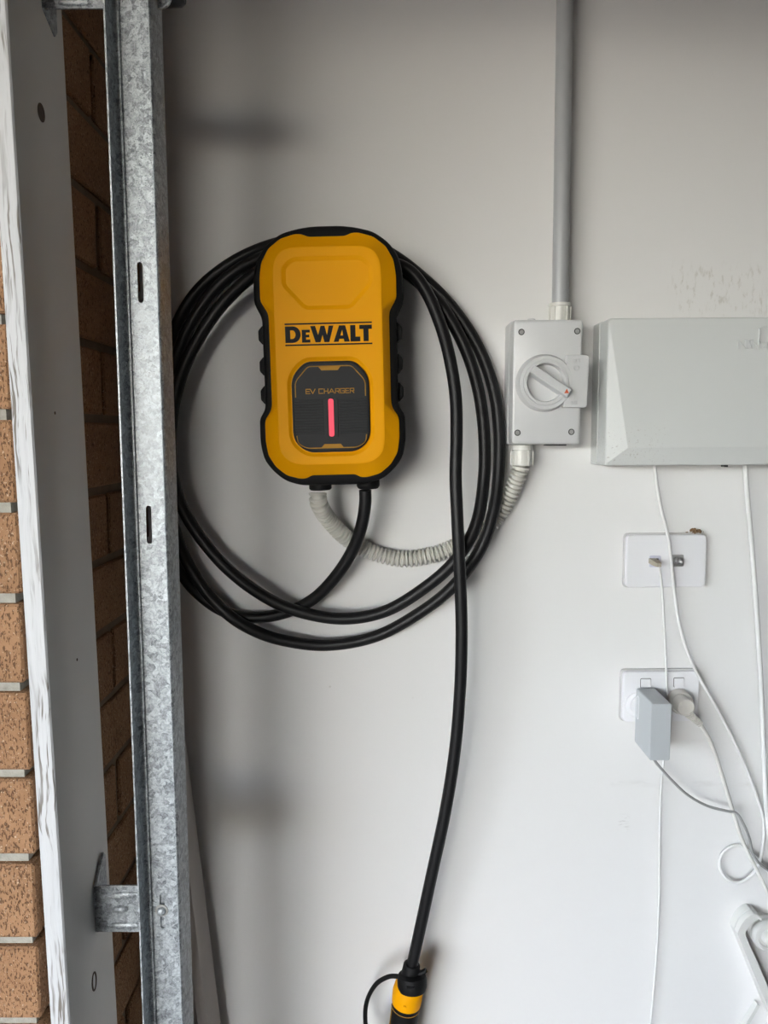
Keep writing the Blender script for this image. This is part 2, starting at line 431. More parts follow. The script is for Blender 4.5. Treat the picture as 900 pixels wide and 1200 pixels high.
# web with real slots
m = MB(); slots = []
s1, s2 = tl_at(164, 331, YW), tl_at(175, 615, YW); s3 = tl_at(189, 1068, YW)
sx = (s1.x + s2.x) / 2; pitch = abs(s1.z - s2.z)
zz = [s1.z, s2.z, s3.z, s3.z - pitch]
for zc_ in zz: slots.append((sx, zc_, .0028, .0195))
wl_, wr_ = .005, TW
def slot_loop(cx, cz, r, h, n=8):
    p = [(cx + r*math.cos(a), cz + (h - r) + r*math.sin(a)) for a in [math.pi*i/n for i in range(n+1)]]
    return p + [(cx + r*math.cos(a), cz - (h - r) + r*math.sin(a)) for a in [math.pi + math.pi*i/n for i in range(n+1)]]
th = .0016; fr_, bk_ = [], []
outer = [(wl_, zl), (wr_, zl), (wr_, zh), (wl_, zh)]
for y, store in ((YW, fr_), (YW + th, bk_)):
    store.append(m.verts([(x, y, z) for x, z in outer]))
    for s_ in slots: store.append(m.verts([(x, y, z) for x, z in slot_loop(*s_)]))
    m.tess(store)
for A, B in zip(fr_, bk_):
    for i in range(len(A)): j = (i+1) % len(A); m.face((A[i], A[j], B[j], B[i]))
m.build('slotted_web', M['galv'], tr, 0)
# left flange: curved root and narrow returned lip
def sheet(prof, name):
    n = len(prof); off = []
    for i in range(n):
        a_, b_ = Vector(prof[max(i-1, 0)]), Vector(prof[min(i+1, n-1)]); d_ = (b_ - a_).normalized(); off.append((prof[i][0] - d_.y*th, prof[i][1] + d_.x*th))
    ol = prof + off[::-1]; mm = MB()
    mm.loft([[(x, y, z) for x, y in ol] for z in (zl, zh)]); return mm.build(name, M['galv'], tr, 40)
sheet([(.0062, YW), (.004, YW - .0006), (.0018, YW - .0026), (.0009, YW - .006), (.0007, YN + .003), (.0007, YN)], 'flange')
sheet([(TW - .0016, YN - .001), (TW - .0006, YN), (TW, YN + .004), (TW, YW), (TW, YW + .016), (TW - .001, YW + .018)], 'flange')
# pressed line down the left of the channel
sheet([(.0085, YW - .0012), (.0070, YW - .0012)], 'pressed_bead')

# ---- brackets tying the track to the jamb
def bracket(label, py0, py1, pxl, tip, top):
    a = P(pxl, (py0 + py1) / 2, YW + .003)
    z1, z0_ = P(pxl, py0, YW).z, P(pxl, py1, YW).z; h = z1 - z0_
    t_ = thing('track_bracket', label, 'bracket', (a.x, YW + .0024, (z0_ + z1) / 2), group='brackets of the door track')
    m = MB(); x1 = tip - a.x
    ol = round_poly([(0, -h/2), (x1, -h/2), (x1, h/2), (0, h/2)], [.001, .012, .012, .001], 5)
    m.prism(ol, .0026, 0, .0004); pl = m.build('plate', M['galv'], t_, 30)
    for zz_, hh, L in ((.0, .0036, .018), (h*.30, .0024, .036), (-h*.36, .0024, .038)):
        m = MB(); cx = .026 if L < .02 else .03
        rings = []
        for k_ in range(4):
            ph = k_ / 3 * math.pi / 2; s_ = math.cos(ph) * .96 + .04
            rings.append([(cx + (L/2)*s_*math.cos(q) , .0002 - hh*math.sin(ph), zz_ + .0045*s_*math.sin(q) + (0.06*(L/2)*math.cos(q) if L > .02 and zz_ > 0 else 0)) for q in [2*math.pi*i/20 for i in range(20)]])
        m.loft(rings); m.build('pressed_rib', M['galv'], pl, 60)
    # leg lying on the face of the board, its ends cut on the slant
    m = MB(); xb = -.0015; e = .030
    e = .014 if top else .024; pg = [(0, -h/2), (.030, -h/2), (.030, h/2 + e - .006), (.0245, h/2 + e), (0, h/2)]
    if top: pg = [(y, -z) for y, z in pg]
    m.loft([[(x, y, z) for y, z in pg] for x in (xb, xb + .0026)]); m.build('jamb_leg', M['galv'], t_, 0)
    return t_, a
tipx = P(206, 8, YW).x
bt, ba = bracket('galvanised angle bracket with rounded tip holding the track above its top slot', -46, 8, 49, P(200, 8, YW).x, True)
q = P(196, 0, YW + .008) - Vector(bt.location); m = MB(); m.lathe([(.0088, -.012), (.0095, -.010), (.0095, .010), (.0070, .014)], (q.x, .016, q.z + .0085), (1, 0, .05), 20); m.build('bolt_end', M['dark'], bt, 40)
bb, bc = bracket('galvanised angle bracket with pressed ribs, bolted to the track at its lowest slot', 1040, 1094, 113, P(205, 1068, YW).x, False)
# screw the tilt of the track into the lower bolt
q = P(189, 1068, YW - .002)
bo = thing('track_bolt', 'small round-headed zinc bolt fixing the track slot to its lower bracket', 'bolt', (q.x, YW - .0002, q.z))
m = MB(); m.lathe([(.0068, 0), (.0068, -.0008), (.0060, -.0012)], (0, 0, 0), (0, 1, 0), 20); m.build('washer', M['cord_grey'], bo, 40)
m = MB(); m.lathe([(.0046, -.001), (.0046, -.0026), (.0038, -.0040), (.0018, -.0047), (.0001, -.0048)], (0, 0, 0), (0, 1, 0), 20); m.build('bolt_head', M['galv'], bo, 50)

# ---- timber strips leaning in the corner behind the track
def plank(label, x_at, z_at, slope, w, y0, y1, zt):
    base = Vector((x_at + slope * z_at, (y0+y1)/2, 0)); L = zt * math.sqrt(1 + slope*slope)
    t_ = thing('timber_strip', label, 'timber strip', base, (0, -math.atan(slope), 0))
    m = MB(); m.box(-w/2, w/2, -(y1-y0)/2, (y1-y0)/2, .004, L, .0015)
    m.build('strip', M['plank'], t_, 30)
    m = MB(); m.box(-w/2+.001, w/2-.001, -(y1-y0)/2+.001, (y1-y0)/2-.001, L, L+.0015); m.build('sawn_end', M['plank_edge'], t_, 0)
    return t_
q0, q1 = P(224.5, 1065, -.06), P(241.5, 1200, -.06); sl = (q1.x - q0.x) / (q0.z - q1.z)
plank('grey timber strip leaning against the white wall beside the track foot', q1.x, q1.z, sl, .015, -.075, -.012, 1.05)
q1b = P(226, 1200, -.05)
plank('timber strip half hidden between the door track and another leaning strip', q1b.x, q1b.z, sl*.9, .012, -.06, -.010, .95)

# ================================================================ EV charger
F = Frame(387, 420, -.108, -.024)
ch = thing('ev_charger', 'yellow and black wall-mounted electric car charger with a lit red indicator', 'car charger', F.loc, F.rot)
Z1 = lambda x, y: (280 + x/3.527, 250 + y/3.527)           # measured in an enlarged crop of the photo
rotc = Matrix.Rotation(.031, 2)                              # measured lean of the crop, taken out again here
def chl(x, y):
    p = Vector(Z1(x, y)) - Vector((387, 420)); u = p.x + p.y * -.031; return F(u, p.y)
def sym(half):
    """half outline (left side, top to bottom) in crop px relative to the axis -> closed outline, mirrored"""
    pts = half + [(-x, y) for x, y in half[::-1]]
    return [F(x/3.527, y/3.527) for x, y in pts]
# half outlines: x from the axis, y from the centre row (crop row 600)
yel = sym([(-76, -495), (-100, -507), (-130, -508), (-190, -490), (-240, -450), (-270, -395), (-279, -335), (-279, -240), (-262, -212), (-250, -190), (-247, -170), (-247, 180), (-250, 205), (-262, 228), (-275, 245), (-279, 265), (-279, 340), (-270, 400), (-240, 450), (-195, 487), (-140, 502), (-112, 501), (-92, 488)])
blk = sym([(-60, -544), (-120, -536), (-190, -518), (-250, -475), (-290, -420), (-307, -350), (-310, -240), (-296, -208), (-284, -185), (-279, -165), (-279, 190), (-284, 212), (-298, 232), (-305, 250), (-306, 350), (-292, 420), (-255, 470), (-205, 512), (-140, 532), (-90, 533)])
pla = sym([(-140, -449), (-190, -434), (-217, -392), (-222, -340), (-222, 350), (-214, 395), (-180, 432), (-130, 446)])
wai = sym([(-60, -505), (-150, -495), (-225, -430), (-258, -340), (-258, 340), (-225, 420), (-150, 490), (-60, 492)])
N = 420
yelp = polar(round_poly(yel, .004, 3), N); blkp = polar(round_poly(blk, .008, 3), N); plap = polar(round_poly(pla, .03, 5), N); backp = polar(round_poly(wai, .02, 4), N)
ring = lambda ol, y: [(x, y, z) for x, z in ol]
m = MB()
m.loft([ring(backp, -.062), ring(inset(blkp, .004), -.066), ring(blkp, -.071), ring(blkp, -.100), ring(inset(blkp, .0012), -.104), ring(inset(blkp, .0035), -.1065), ring(inset(yelp, .001), -.1065)])
bump_ = m.build('bumper_frame', M['rubber'], ch, 50)
# waist ribs of the bumper
for sgn in (-1, 1):
    for yy in (-108, 22, 143):
        m = MB(); q = [(-272, yy-40), (-284, yy-40), (-301, yy-20), (-301, yy+20), (-284, yy+40), (-272, yy+40)]
        ol = [F(-sgn*x/3.527*-1, y/3.527) for x, y in q]
        m.prism(round_poly(ol, .0015, 2), -.068, -.094, .0015, .001); m.build('grip_rib', M['rubber'], bump_, 40)
# yellow cover with two recesses
Y0, Y1, Y2 = -.1062, -.1095, -.1235
pan_half = [(-76, 22), (-125, 62), (-157, 105), (-158, 330), (-136, 372), (-110, 386)]
def pan(off):
    """outline of the control panel recess, crop px about its own axis"""
    q = [(-100, 16), (-158, 76), (-158, 340), (-105, 390), (105, 390), (158, 340), (158, 76), (100, 16)]
    return inset(round_poly([F((x + 0)/3.527, y/3.527) for x, y in q], [.008, .012, .018, .018, .018, .018, .012, .008], 5), -off)
def bad(off):
    q = [(-140, -404), (-181, -368), (-181, -292), (-94, -196), (94, -196), (181, -292), (181, -368), (140, -404)]
    return inset(round_poly([F(x/3.527, y/3.527) for x, y in q], [.007, .007, .006, .006, .006, .006, .007, .007], 5), -off)
m = MB()
ids = m.loft([ring(yelp, Y0), ring(yelp, Y1), ring(inset(yelp, .0006), Y1 - .0010), ring(plap, Y2 + .0016), ring(inset(plap, .0012), Y2 + .0003), ring(inset(plap, .003), Y2), ring(inset(plap, .0042), Y2)], True, False)
h1 = m.loft([ring(pan(.0056), Y2), ring(pan(.0016), Y2 + .0034)], False, True)
h2 = m.loft([ring(bad(.0008), Y2), ring(bad(-.0044), Y2 + .0026)], False, True)
m.tess([ids[-1], h1[0][::-1], h2[0][::-1]])
cov = m.build('cover', M['yellow'], ch, 14)
# control panel
po = [(x, z) for x, z in pan(.0002)]
m = MB(); m.prism(po, Y2 + .0035, Y2 + .0002, .0010); cp = m.build('control_panel', M['panel_rim'], ch, 30)
m = MB(); m.prism(pan(-.0030), Y2 + .0004, Y2 - .0002, .0002); m.build('panel_face', M['panel'], cp, 30)
def zp(x, y):
    """point of the control panel measured in an enlarged crop (7.06 x, panel centre 428, 762)"""
    return F((x - 428)/7.06 , (y - 762)/7.06 + (203/3.527))
YF = Y2 - .0003
def outline_stroke(pts, w, name, mt, par):
    m = MB(); m.stroke(pts, w, YF + .0001, YF - .0002); return m.build(name, mt, par, 0)
W2 = .0012
outline_stroke(round_poly([zp(142, 675), zp(142, 550), zp(250, 428), zp(606, 428), zp(714, 550), zp(714, 675)], [0, .006, .004, .004, .006, 0], 4), W2, 'trim_line', M['print_gold'], cp)
outline_stroke(round_poly([zp(142, 1000), zp(150, 1060), zp(215, 1102), zp(640, 1102), zp(706, 1060), zp(714, 1000)], [0, .006, .006, .006, .006, 0], 4), W2, 'trim_line', M['print_gold'], cp)
for q in ([(332, 428), (360, 462), (492, 462), (520, 428)], [(338, 1102), (366, 1070), (500, 1070), (526, 1102)]):
    m = MB(); m.prism([zp(*p) for p in q], YF + .0001, YF - .0002); m.build('trim_tab', M['print_gold'], cp, 0)
for i in range(13):
    yy = 700 + i * 22.5
    for x0, x1 in ((134, 362), (496, 722)):
        a_, b_ = zp(x0, yy + 11), zp(x1, yy)
        m = MB(); m.box(a_[0], b_[0], YF - .0008, YF + .0001, a_[1], b_[1], .0004); m.build('grille_rib', M['panel_rib'], cp, 0)
a_, b_ = zp(372, 1020), zp(486, 690)
m = MB(); m.prism(round_poly([(a_[0], a_[1]), (b_[0], a_[1]), (b_[0], b_[1]), (a_[0], b_[1])], .004, 4), YF + .0001, YF - .0006, .0003); m.build('indicator_surround', M['panel'], cp, 30)
a_, b_ = zp(408, 1008), zp(450, 696)
m = MB(); m.prism(round_poly([(a_[0], a_[1]), (b_[0], a_[1]), (b_[0], b_[1]), (a_[0], b_[1])], .0028, 4), YF, YF - .0013, .0003); tag(m.build('indicator_light', M['led'], cp, 30), 'lit pinkish red indicator bar')
# stroke lettering
GL = {'E': [[(1, 0), (0, 0), (0, 1), (1, 1)], [(0, .5), (.85, .5)]], 'V': [[(0, 0), (.5, 1), (1, 0)]], 'C': [[(1, 0), (0, 0), (0, 1), (1, 1)]],
      'H': [[(0, 0), (0, 1)], [(1, 0), (1, 1)], [(0, .5), (1, .5)]], 'A': [[(0, 1), (.5, 0), (1, 1)], [(.22, .68), (.78, .68)]],
      'R': [[(0, 1), (0, 0), (1, 0), (1, .55), (0, .55)], [(.5, .55), (1, 1)]], 'G': [[(1, .1), (1, 0), (0, 0), (0, 1), (1, 1), (1, .5), (.5, .5)]],
      'N': [[(0, 1), (0, 0), (1, 1), (1, 0)]], 'B': [[(0, 0), (0, 1), (.8, 1), (1, .85), (1, .62), (.8, .5), (0, .5)], [(0, 0), (.75, 0), (.92, .15), (.92, .38), (.8, .5)]],
      'O': [[(.25, 0), (.75, 0), (1, .25), (1, .75), (.75, 1), (.25, 1), (0, .75), (0, .25), (.25, 0)]], 'F': [[(1, 0), (0, 0), (0, 1)], [(0, .5), (.8, .5)]],
      'I': [[(.5, 0), (.5, 1)]], 'c': [[(1, .45), (.75, .3), (.25, .3), (0, .5), (0, .8), (.25, 1), (.75, 1), (1, .85)]],
      'o': [[(.25, .3), (.75, .3), (1, .5), (1, .8), (.75, 1), (.25, 1), (0, .8), (0, .5), (.25, .3)]]}
m = MB()
for chr_, x0, x1 in (('E', 228, 260), ('V', 264, 303), ('C', 334, 366), ('H', 378, 408), ('A', 416, 460), ('R', 470, 500), ('G', 510, 542), ('E', 552, 580), ('R', 590, 620)):
    for st in GL[chr_]: m.stroke([zp(x0 + (x1-x0)*x, 614 + 36*y) for x, y in st], .00095, YF + .0001, YF - .0002)
m.build('lettering', M['print_gold'], cp, 0)
# brand lettering printed on the cover, between two rules
def zl_(x, y): return F((x - 410)/7.06, (y - 162)/7.06 - 27.2)
def letter(m, q, y0=Y2 + .0001, y1=Y2 - .0003): m.prism([zl_(*p) for p in q], y0, y1)
m = MB()
def arc(cx, cy, rx, ry, a0, a1, n=10): return [(cx + rx*math.cos(R(a0 + (a1-a0)*i/n)), cy + ry*math.sin(R(a0 + (a1-a0)*i/n))) for i in range(n+1)]
D_out = [(57, 98)] + arc(118, 164, 65, 67, -90, 90, 14) + [(57, 231)]
D_in = [(98, 130)] + arc(114, 164, 27, 35, -90, 90, 14) + [(98, 199)]
m.loft([[(zl_(*p)[0], y, zl_(*p)[1]) for p in l] for l, y in ((D_in, Y2), (D_out, Y2), (D_out, Y2 - .0003), (D_in, Y2 - .0003))], False, False)
letter(m, [(192, 127), (258, 127), (258, 150), (226, 150), (226, 167), (252, 167), (252, 189), (226, 189), (226, 207), (260, 207), (260, 231), (192, 231)])
letter(m, [(262, 98), (302, 98), (324, 172), (346, 98), (378, 98), (396, 172), (412, 98), (450, 98), (414, 231), (374, 231), (360, 172), (342, 231), (302, 231)])
letter(m, [(496, 98), (546, 98), (580, 231), (536, 231), (531, 207), (496, 207), (489, 231), (449, 231)][:0] or [(496, 98), (521, 98), (521, 132), (505, 180), (521, 180), (521, 207), (496, 207), (489, 231), (449, 231)])
letter(m, [(521, 98), (546, 98), (580, 231), (536, 231), (531, 207), (521, 207), (521, 180), (526, 180), (521, 140)])
letter(m, [(586, 98), (628, 98), (628, 192), (666, 192), (666, 231), (586, 231)])
letter(m, [(660, 98), (762, 98), (762, 132), (734, 132), (734, 231), (692, 231), (692, 132), (660, 132)])
m.build('cover_lettering', M['print_black'], cov, 0)
for yy in (79, 250):
    m = MB(); letter(m, [(55, yy - 6), (763, yy - 6), (763, yy + 6), (55, yy + 6)]); m.build('printed_rule', M['print_black'], cov, 0)
# wall bracket behind the case, two glands beneath it
m = MB(); a_, b_ = F(-48, 110), F(48, -95); m.box(a_[0], b_[0], -.064, -.0002, a_[1], b_[1], .006); m.build('mounting_plate', M['rubber'], ch, 30)
gl = P(428, 571, -.078) - Vector(ch.location); gl = (gl.x, gl.z); m = MB(); m.lathe([(.0155, .012), (.0155, .001), (.0135, -.0022), (.0115, -.0032)], (gl[0], -.078, gl[1]), (0, 0, 1), 20); m.build('cable_gland', M['rubber'], ch, 30)
gl2 = P(372, 571, -.078) - Vector(ch.location); gl2 = (gl2.x, gl2.z); m = MB(); m.lathe([(.0150, .014), (.0150, -.0012), (.013, -.0032)], (gl2[0], -.078, gl2[1]), (0, 0, 1), 20); m.build('conduit_entry', M['rubber'], ch, 30)
bpy.context.view_layer.update()

# ================================================================ charging cable with its plug
CR = .0084
raw = [(428, 574.6, -.078), (428, 590, -.076), (424, 615, -.070), (414, 643, -.060), (396, 672, -.050), (372, 698, -.036), (345, 714, -.027), (310, 723, -.021), (275, 721, -.016), (242, 704, -.014), (213, 672, -.014), (193, 620, -.014),
       (186, 550, -.014), (187, 470, -.014), (200, 400, -.014), (226, 348, -.014), (264, 313, -.014), (310, 290, -.014), (360, 279, -.012), (410, 279, -.012), (455, 296, -.014), (497, 327, -.016), (532, 363, -.018),
       (561, 408, -.020), (578, 455, -.022), (585, 505, -.026), (584, 560, -.034), (577, 605, -.046), (562, 645, -.050), (533, 685, -.040), (495, 716, -.030), (442, 745, -.026), (385, 756, -.026), (335, 751, -.030), (298, 739, -.034), (265, 718, -.036), (234, 683, -.034), (209, 634, -.032), (195, 570, -.031),
       (194, 500, -.031), (204, 430, -.031), (228, 372, -.032), (266, 326, -.032), (312, 300, -.032), (360, 290, -.030), (410, 290, -.030), (455, 305, -.032), (492, 332, -.034), (521, 364, -.036), (545, 408, -.038), (560, 455, -.040), (567, 505, -.042), (567, 560, -.046), (558, 614, -.060), (535, 655, -.064), (500, 687, -.056), (452, 716, -.046), (400, 725, -.044),
       (345, 715, -.046), (302, 694, -.046), (262, 662, -.046), (226, 617, -.046), (205, 570, -.046), (200, 510, -.047), (208, 455, -.048), (228, 405, -.048), (262, 355, -.049), (310, 314, -.049), (360, 299, -.047), (410, 300, -.047), (448, 306, -.049), (478, 316, -.050), (499, 341, -.054), (516, 380, -.062), (527, 420, -.070), (534, 465, -.076), (535, 510, -.080), (534, 560, -.083), (536, 610, -.086), (539, 673, -.088), (541, 740, -.087), (539, 810, -.085), (533, 880, -.082), (522, 950, -.079), (507, 1020, -.076), (493, 1085, -.073), (482, 1135, -.071)]
pts = [P(x, y, Y) for x, y, Y in raw]
cb = thing('charging_cable', 'thick black charging cable coiled round the charger, ending in a plug', 'charging cable', P(482, 1160, -.07))
inv = Vector(cb.location)
path = spline(pts, .005)
m = MB(); m.tube([p - inv for p in path], CR, 14); m.build('cord', M['cable'], cb, 60)
# plug handle: axis carries on from the end of the cord
e0 = P(482, 1135, -.071) - inv; e1 = P(468, 1230, -.064) - inv; ax = (e1 - e0).normalized()
m = MB(); m.lathe([(.0102, -.008), (.0120, -.006), (.0128, .004), (.0135, .008)], e0, ax, 24); m.build('boot', M['rubber'], cb, 40)
ang = (ax + Vector((.12, -.22, .02))).normalized()
m = MB(); m.lathe([(.0130, .004), (.0196, .007), (.0212, .012), (.0212, .022), (.0195, .027), (.012, .028)], e0 + Vector((.001, 0, -.002)), ang, 28); bt_ = m.build('strap_collar', M['rubber'], cb, 35)
q = e0 + ang * .006; m = MB(); m.tube([q + Vector((.010, -.004, .001)), q + Vector((.017, -.006, .006)), q + Vector((.021, -.006, .009))], [.0040, .0036, .0032], 8); m.build('strap_stud', M['rubber'], bt_, 40)
q = e0 + ang * .0125; m = MB(); m.box(q.x - .008, q.x + .004, q.y - .0220, q.y - .019, q.z - .001, q.z + .002, .0008); m.build('strap_slot', M['rubber'], bt_, 0)
m = MB(); m.lathe([(.0165, .020), (.0205, .027), (.0220, .036), (.0217, .048), (.0211, .055), (.0170, .056)], e0, ax, 30); yc = m.build('yellow_collar', M['yellow'], cb, 35)
q = e0 + ax * .046; m = MB(); m.lathe([(.0026, 0), (.0026, -.0012), (.0018, -.0016)], q + Vector((-.004, -.0212, .001)), (.15, 1, .1), 12); m.build('collar_dimple', M['yellow'], yc, 30)
m = MB(); m.lathe([(.0205, .054), (.0203, .066), (.0198, .11), (.0205, .155), (.0215, .20), (.020, .205)], e0, ax, 30); hd = m.build('handle', M['rubber'], cb, 35)
qs = []
u = ax.orthogonal().normalized(); w_ = ax.cross(u)
fwd = (Vector((0, -1, 0)) - ax * Vector((0, -1, 0)).dot(ax)).normalized(); sid = ax.cross(fwd)
line = [e0 + ax * (.0615 + .0 * 1) + (fwd * math.cos(t_) + sid * math.sin(t_)) * .0206 for t_ in [R(-95 + 190*i/20) for i in range(21)]]
if line[0].x > line[-1].x: line = line[::-1]
l2 = [e0 + ax * (.0615 + .005*i) + (line[2] - e0 - ax * .0615) * 1.0 for i in range(0, 14)]
m = MB(); m.tube(line, .0005, 6); m.tube(l2, .0005, 6); m.build('gold_line', M['print_gold'], hd, 40)
# tether strap looping from the collar round to the dust cap
loop = [P(473, 1146, -.074), P(464, 1144, -.068), P(454, 1145, -.062), P(441, 1153, -.056), P(431, 1170, -.050), P(428, 1190, -.048), P(431, 1213, -.050), P(443, 1232, -.058), P(456, 1236, -.068)]
m = MB(); m.tube([p - inv for p in spline(loop, .004)], .0033, 10); m.build('tether_strap', M['rubber'], cb, 50)
q = P(449, 1222, -.070) - inv; m = MB(); m.lathe([(.012, -.012), (.0145, -.010), (.0150, .012), (.0138, .0155), (.009, .017)], q, (-.1, -.15, 1), 24); m.build('dust_cap', M['rubber'], cb, 40)

# ================================================================ corrugated conduit between charger and isolator
cp_ = [P(372.2, 577.8, -.0780), P(372.4, 583, -.0778), P(375, 593, -.071), P(386, 610, -.040), P(408, 632, -.022), (P(440, 648, -.0155)), P(473, 655, -.0155), P(507, 650, -.0155), P(532, 641, -.0155), P(562, 625, -.0155), P(583, 605, -.016), P(597, 582, -.022), P(608, 556, -.030), P(611.5, 542, -.032)]
sp = spline(cp_, .00065); per = .0064
rad = []
for i in range(len(sp)):
    ph = (i * .00065 / per) % 1
    rad.append(.0121 if ph < .46 else (.0080 if .55 < ph < .91 else .0102))
fx = MB(); o_ = P(473, 655, 0); fx.tube([p - o_ for p in sp], rad, 16)
fc = thing('flexible_conduit', 'pale grey corrugated conduit curving from the charger to the isolator switch', 'conduit', o_)
fx.build('corrugated_tube', M['flex'], fc, 25)

# ================================================================ isolator switch
G = Frame(641.5, 448, -.062)
sw = thing('isolator_switch', 'light grey isolator switch box with a rotary knob and red arrow', 'isolator switch', G.loc, G.rot)
def sq(px, py): return G.at(px, py)
YS = -.062
body = [G(-41.2, -73.6), G(41.8, -74), G(39.6, 73.4), G(-42, 74.2)]
body = [(x, z) for x, z in [G(-41.5, -74), G(41.5, -74), G(41.5, 74), G(-41.5, 74)]]
m = MB(); m.prism(round_poly(inset(body, -.0004), .006, 4), -.0003, -.036, .0006); m.build('base', M['pvc'], sw, 30)
m = MB(); m.loft([ring(round_poly(body, .005, 4), y) for y in (-.0368,)] + [ring(round_poly(inset(body, i_), .005, 4), y) for y, i_ in ((-.056, .0008), (-.0606, .0018), (-.062, .0042))]); cv = m.build('cover', M['pvc'], sw, 24)
Z6 = lambda x, y: G.at(600 + x/10, 400 + y/10)             # measured in a 10 x crop
kc = Z6(378, 490); kr = abs(G(30.5, 0)[0])
circ = lambda r, n=48, a0=0: [(kc[0] + r*math.cos(2*math.pi*i/n + a0), kc[1] + r*math.sin(2*math.pi*i/n + a0)) for i in range(n)]
# guard: round collar running into a square tab on the right
tabp = [Z6(620, 170), Z6(875, 168), Z6(862, 778), Z6(590, 778)]
m = MB(); m.prism(round_poly(tabp, [0, .0045, .0045, 0], 4), YS + .0002, YS - .0105, .0008); gt = m.build('guard_tab', M['pvc'], sw, 24)
m = MB()
m.loft([ring(circ(kr * 1.10), YS), ring(circ(kr * 1.045), YS - .0085), ring(circ(kr), YS - .0112), ring(circ(kr * .865), YS - .0112), ring(circ(kr * .850), YS - .0105), ring(circ(kr*.845), YS - .0130), ring(circ(kr * .74), YS - .0130), ring(circ(kr * .72), YS - .012), ring(circ(kr * .70), YS - .0016)], False, True)
m.build('dial_collar', M['pvc'], sw, 24)
# knob bar across the dial
b0, b1 = Vector(Z6(200, 330)), Vector(Z6(640, 620)); dr = (b1 - b0).normalized(); nr = Vector((-dr.y, dr.x)); hw = .0052
m = MB()
def bar(e, wdt): return [tuple(b0 + dr*e - nr*wdt), tuple(b1 - dr*e - nr*wdt), tuple(b1 - dr*e + nr*wdt), tuple(b0 + dr*e + nr*wdt)]
m.loft([ring(round_poly(bar(0, hw + .0022), .001, 2), YS - .0017), ring(round_poly(bar(.0004, hw + .0004), .001, 2), YS - .0195), ring(round_poly(bar(.0014, hw - .0006), .001, 2), YS - .0208)])
kn = m.build('knob', M['pvc'], sw, 24)
ac = Vector(Z6(600, 594)); m = MB(); m.prism([tuple(ac + Vector(G(-2.7, 2.3))), tuple(ac + Vector(G(2.5, 2.3))), tuple(ac + Vector(G(.2, -3.0)))], YS - .0207, YS - .0211); tag(m.build('arrow_mark', M['red'], kn, 0), 'small orange red triangle')
for px, py in ((610, 389.5), (675, 388.5), (607.5, 507.5), (671, 506.5)):
    c_ = sq(px, py); m = MB(); m.lathe([(.0042, 0), (.0042, -.0004), (.0034, -.0004)], (c_[0], YS, c_[1]), (0, 1, 0), 18); s_ = m.build('screw', M['dark'], sw, 0)
    m = MB(); m.lathe([(.0031, -.0003), (.0029, -.0012), (.0016, -.0014), (.0012, -.0006)], (c_[0], YS, c_[1]), (0, 1, 0), 14); m.build('screw_head', M['cord_grey'], s_, 30)
m = MB(); YT = YS - .0105
for chx, x0, x1, yt, hgt in (('O', 692, 716, 218, 36), ('F', 728, 746, 216, 36), ('F', 758, 776, 214, 36)):
    for st in GL[chx]: m.stroke([Z6(x0 + (x1-x0)*x, yt + hgt*y) for x, y in st], .0007, YT + .0002, YT - .0012)
m.build('embossed_lettering', M['pvc'], gt, 0); m = MB()
for chx, x0, x1, yt, hgt in (('O', 682, 712, 704, 34), ('N', 724, 744, 704, 34)):
    for st in GL[chx]: m.stroke([Z6(x0 + (x1-x0)*x, yt + hgt*y) for x, y in st], .0007, YT + .0002, YT - .0012)
m.build('embossed_lettering', M['pvc'], gt, 0)
c_ = Z6(730, 318); rr = .0033; m = MB()
m.stroke([(c_[0] + rr*math.cos(2*math.pi*i/20), c_[1] + rr*math.sin(2*math.pi*i/20)) for i in range(21)], .0008, YT + .0002, YT - .0012)
m.build('embossed_ring', M['pvc'], gt, 0)
m = MB(); m.stroke([Z6(722, 640), Z6(722, 684)], .0008, YT + .0002, YT - .0012)
m.build('embossed_bar', M['pvc'], gt, 0)
tp = sq(624, 374); m = MB(); m.lathe([(.0055, -.004), (.0055, .0016), (.004, .0022)], (tp[0], -.045, tp[1]), (0, 0, 1), 16); m.build('plug_screw', M['pvc'], sw, 30)
for px in (656,):
    bp_ = sq(px, 522); m = MB(); m.box(bp_[0] - .014, bp_[0] + .014, -.05, -.03, bp_[1] - .0012, bp_[1] + .002, .0008); m.build('drain_plug', M['dark'], sw, 30)

# ---- glands and rigid conduit
g1 = P(656, 374, -.030); g0 = P(656, 353, -.030); r_ = (P(668.5, 363, -.030) - P(656, 363, -.030)).x
ga = thing('conduit_adapter', 'pale ribbed conduit adapter on top of the isolator switch', 'conduit fitting', (g1.x, -.030, sw.location.z + sq(0, 374)[1] + .0006))
hh = g0.z - g1.z
m = MB(); m.lathe([(r_*.98, 0), (r_*.98, hh*.80), (r_*1.06, hh*.82), (r_*1.06, hh), (r_*.9, hh*1.01)], (0, 0, 0), (0, 0, 1), 28); gb = m.build('sleeve', M['pvc_warm'], ga, 30)
for k in range(10):
    a_ = 2*math.pi*k/10 + .2; m = MB(); m.box(-.0012, .0012, -.0012, .0012, 0, hh*.78); o2 = m.build('grip_rib', M['pvc_warm'], gb, 0); o2.location = (r_*.985*math.cos(a_), r_*.985*math.sin(a_), 0); o2.rotation_euler = (0, 0, a_)
c0, c1 = P(655, 352, -.030), P(661.3, 0, -.030); dirc = (c1 - c0); c2 = c0 + dirc * ((2.49 - c0.z) / dirc.z)
m = MB(); rp = (P(664.6, 352, -.030) - P(655, 352, -.030)).x
base_ = Vector((ga.location.x, -.030, ga.location.z + hh*1.01)); c2.y = -.030
m.tube([Vector((0, 0, 0)), (c2 - base_) * .5, c2 - base_], rp, 28)
pp = m.build('conduit_pipe', M['pvc_pipe'], None, 60, base_); tag(pp, 'straight grey conduit pipe rising from the isolator to the ceiling', 'conduit')
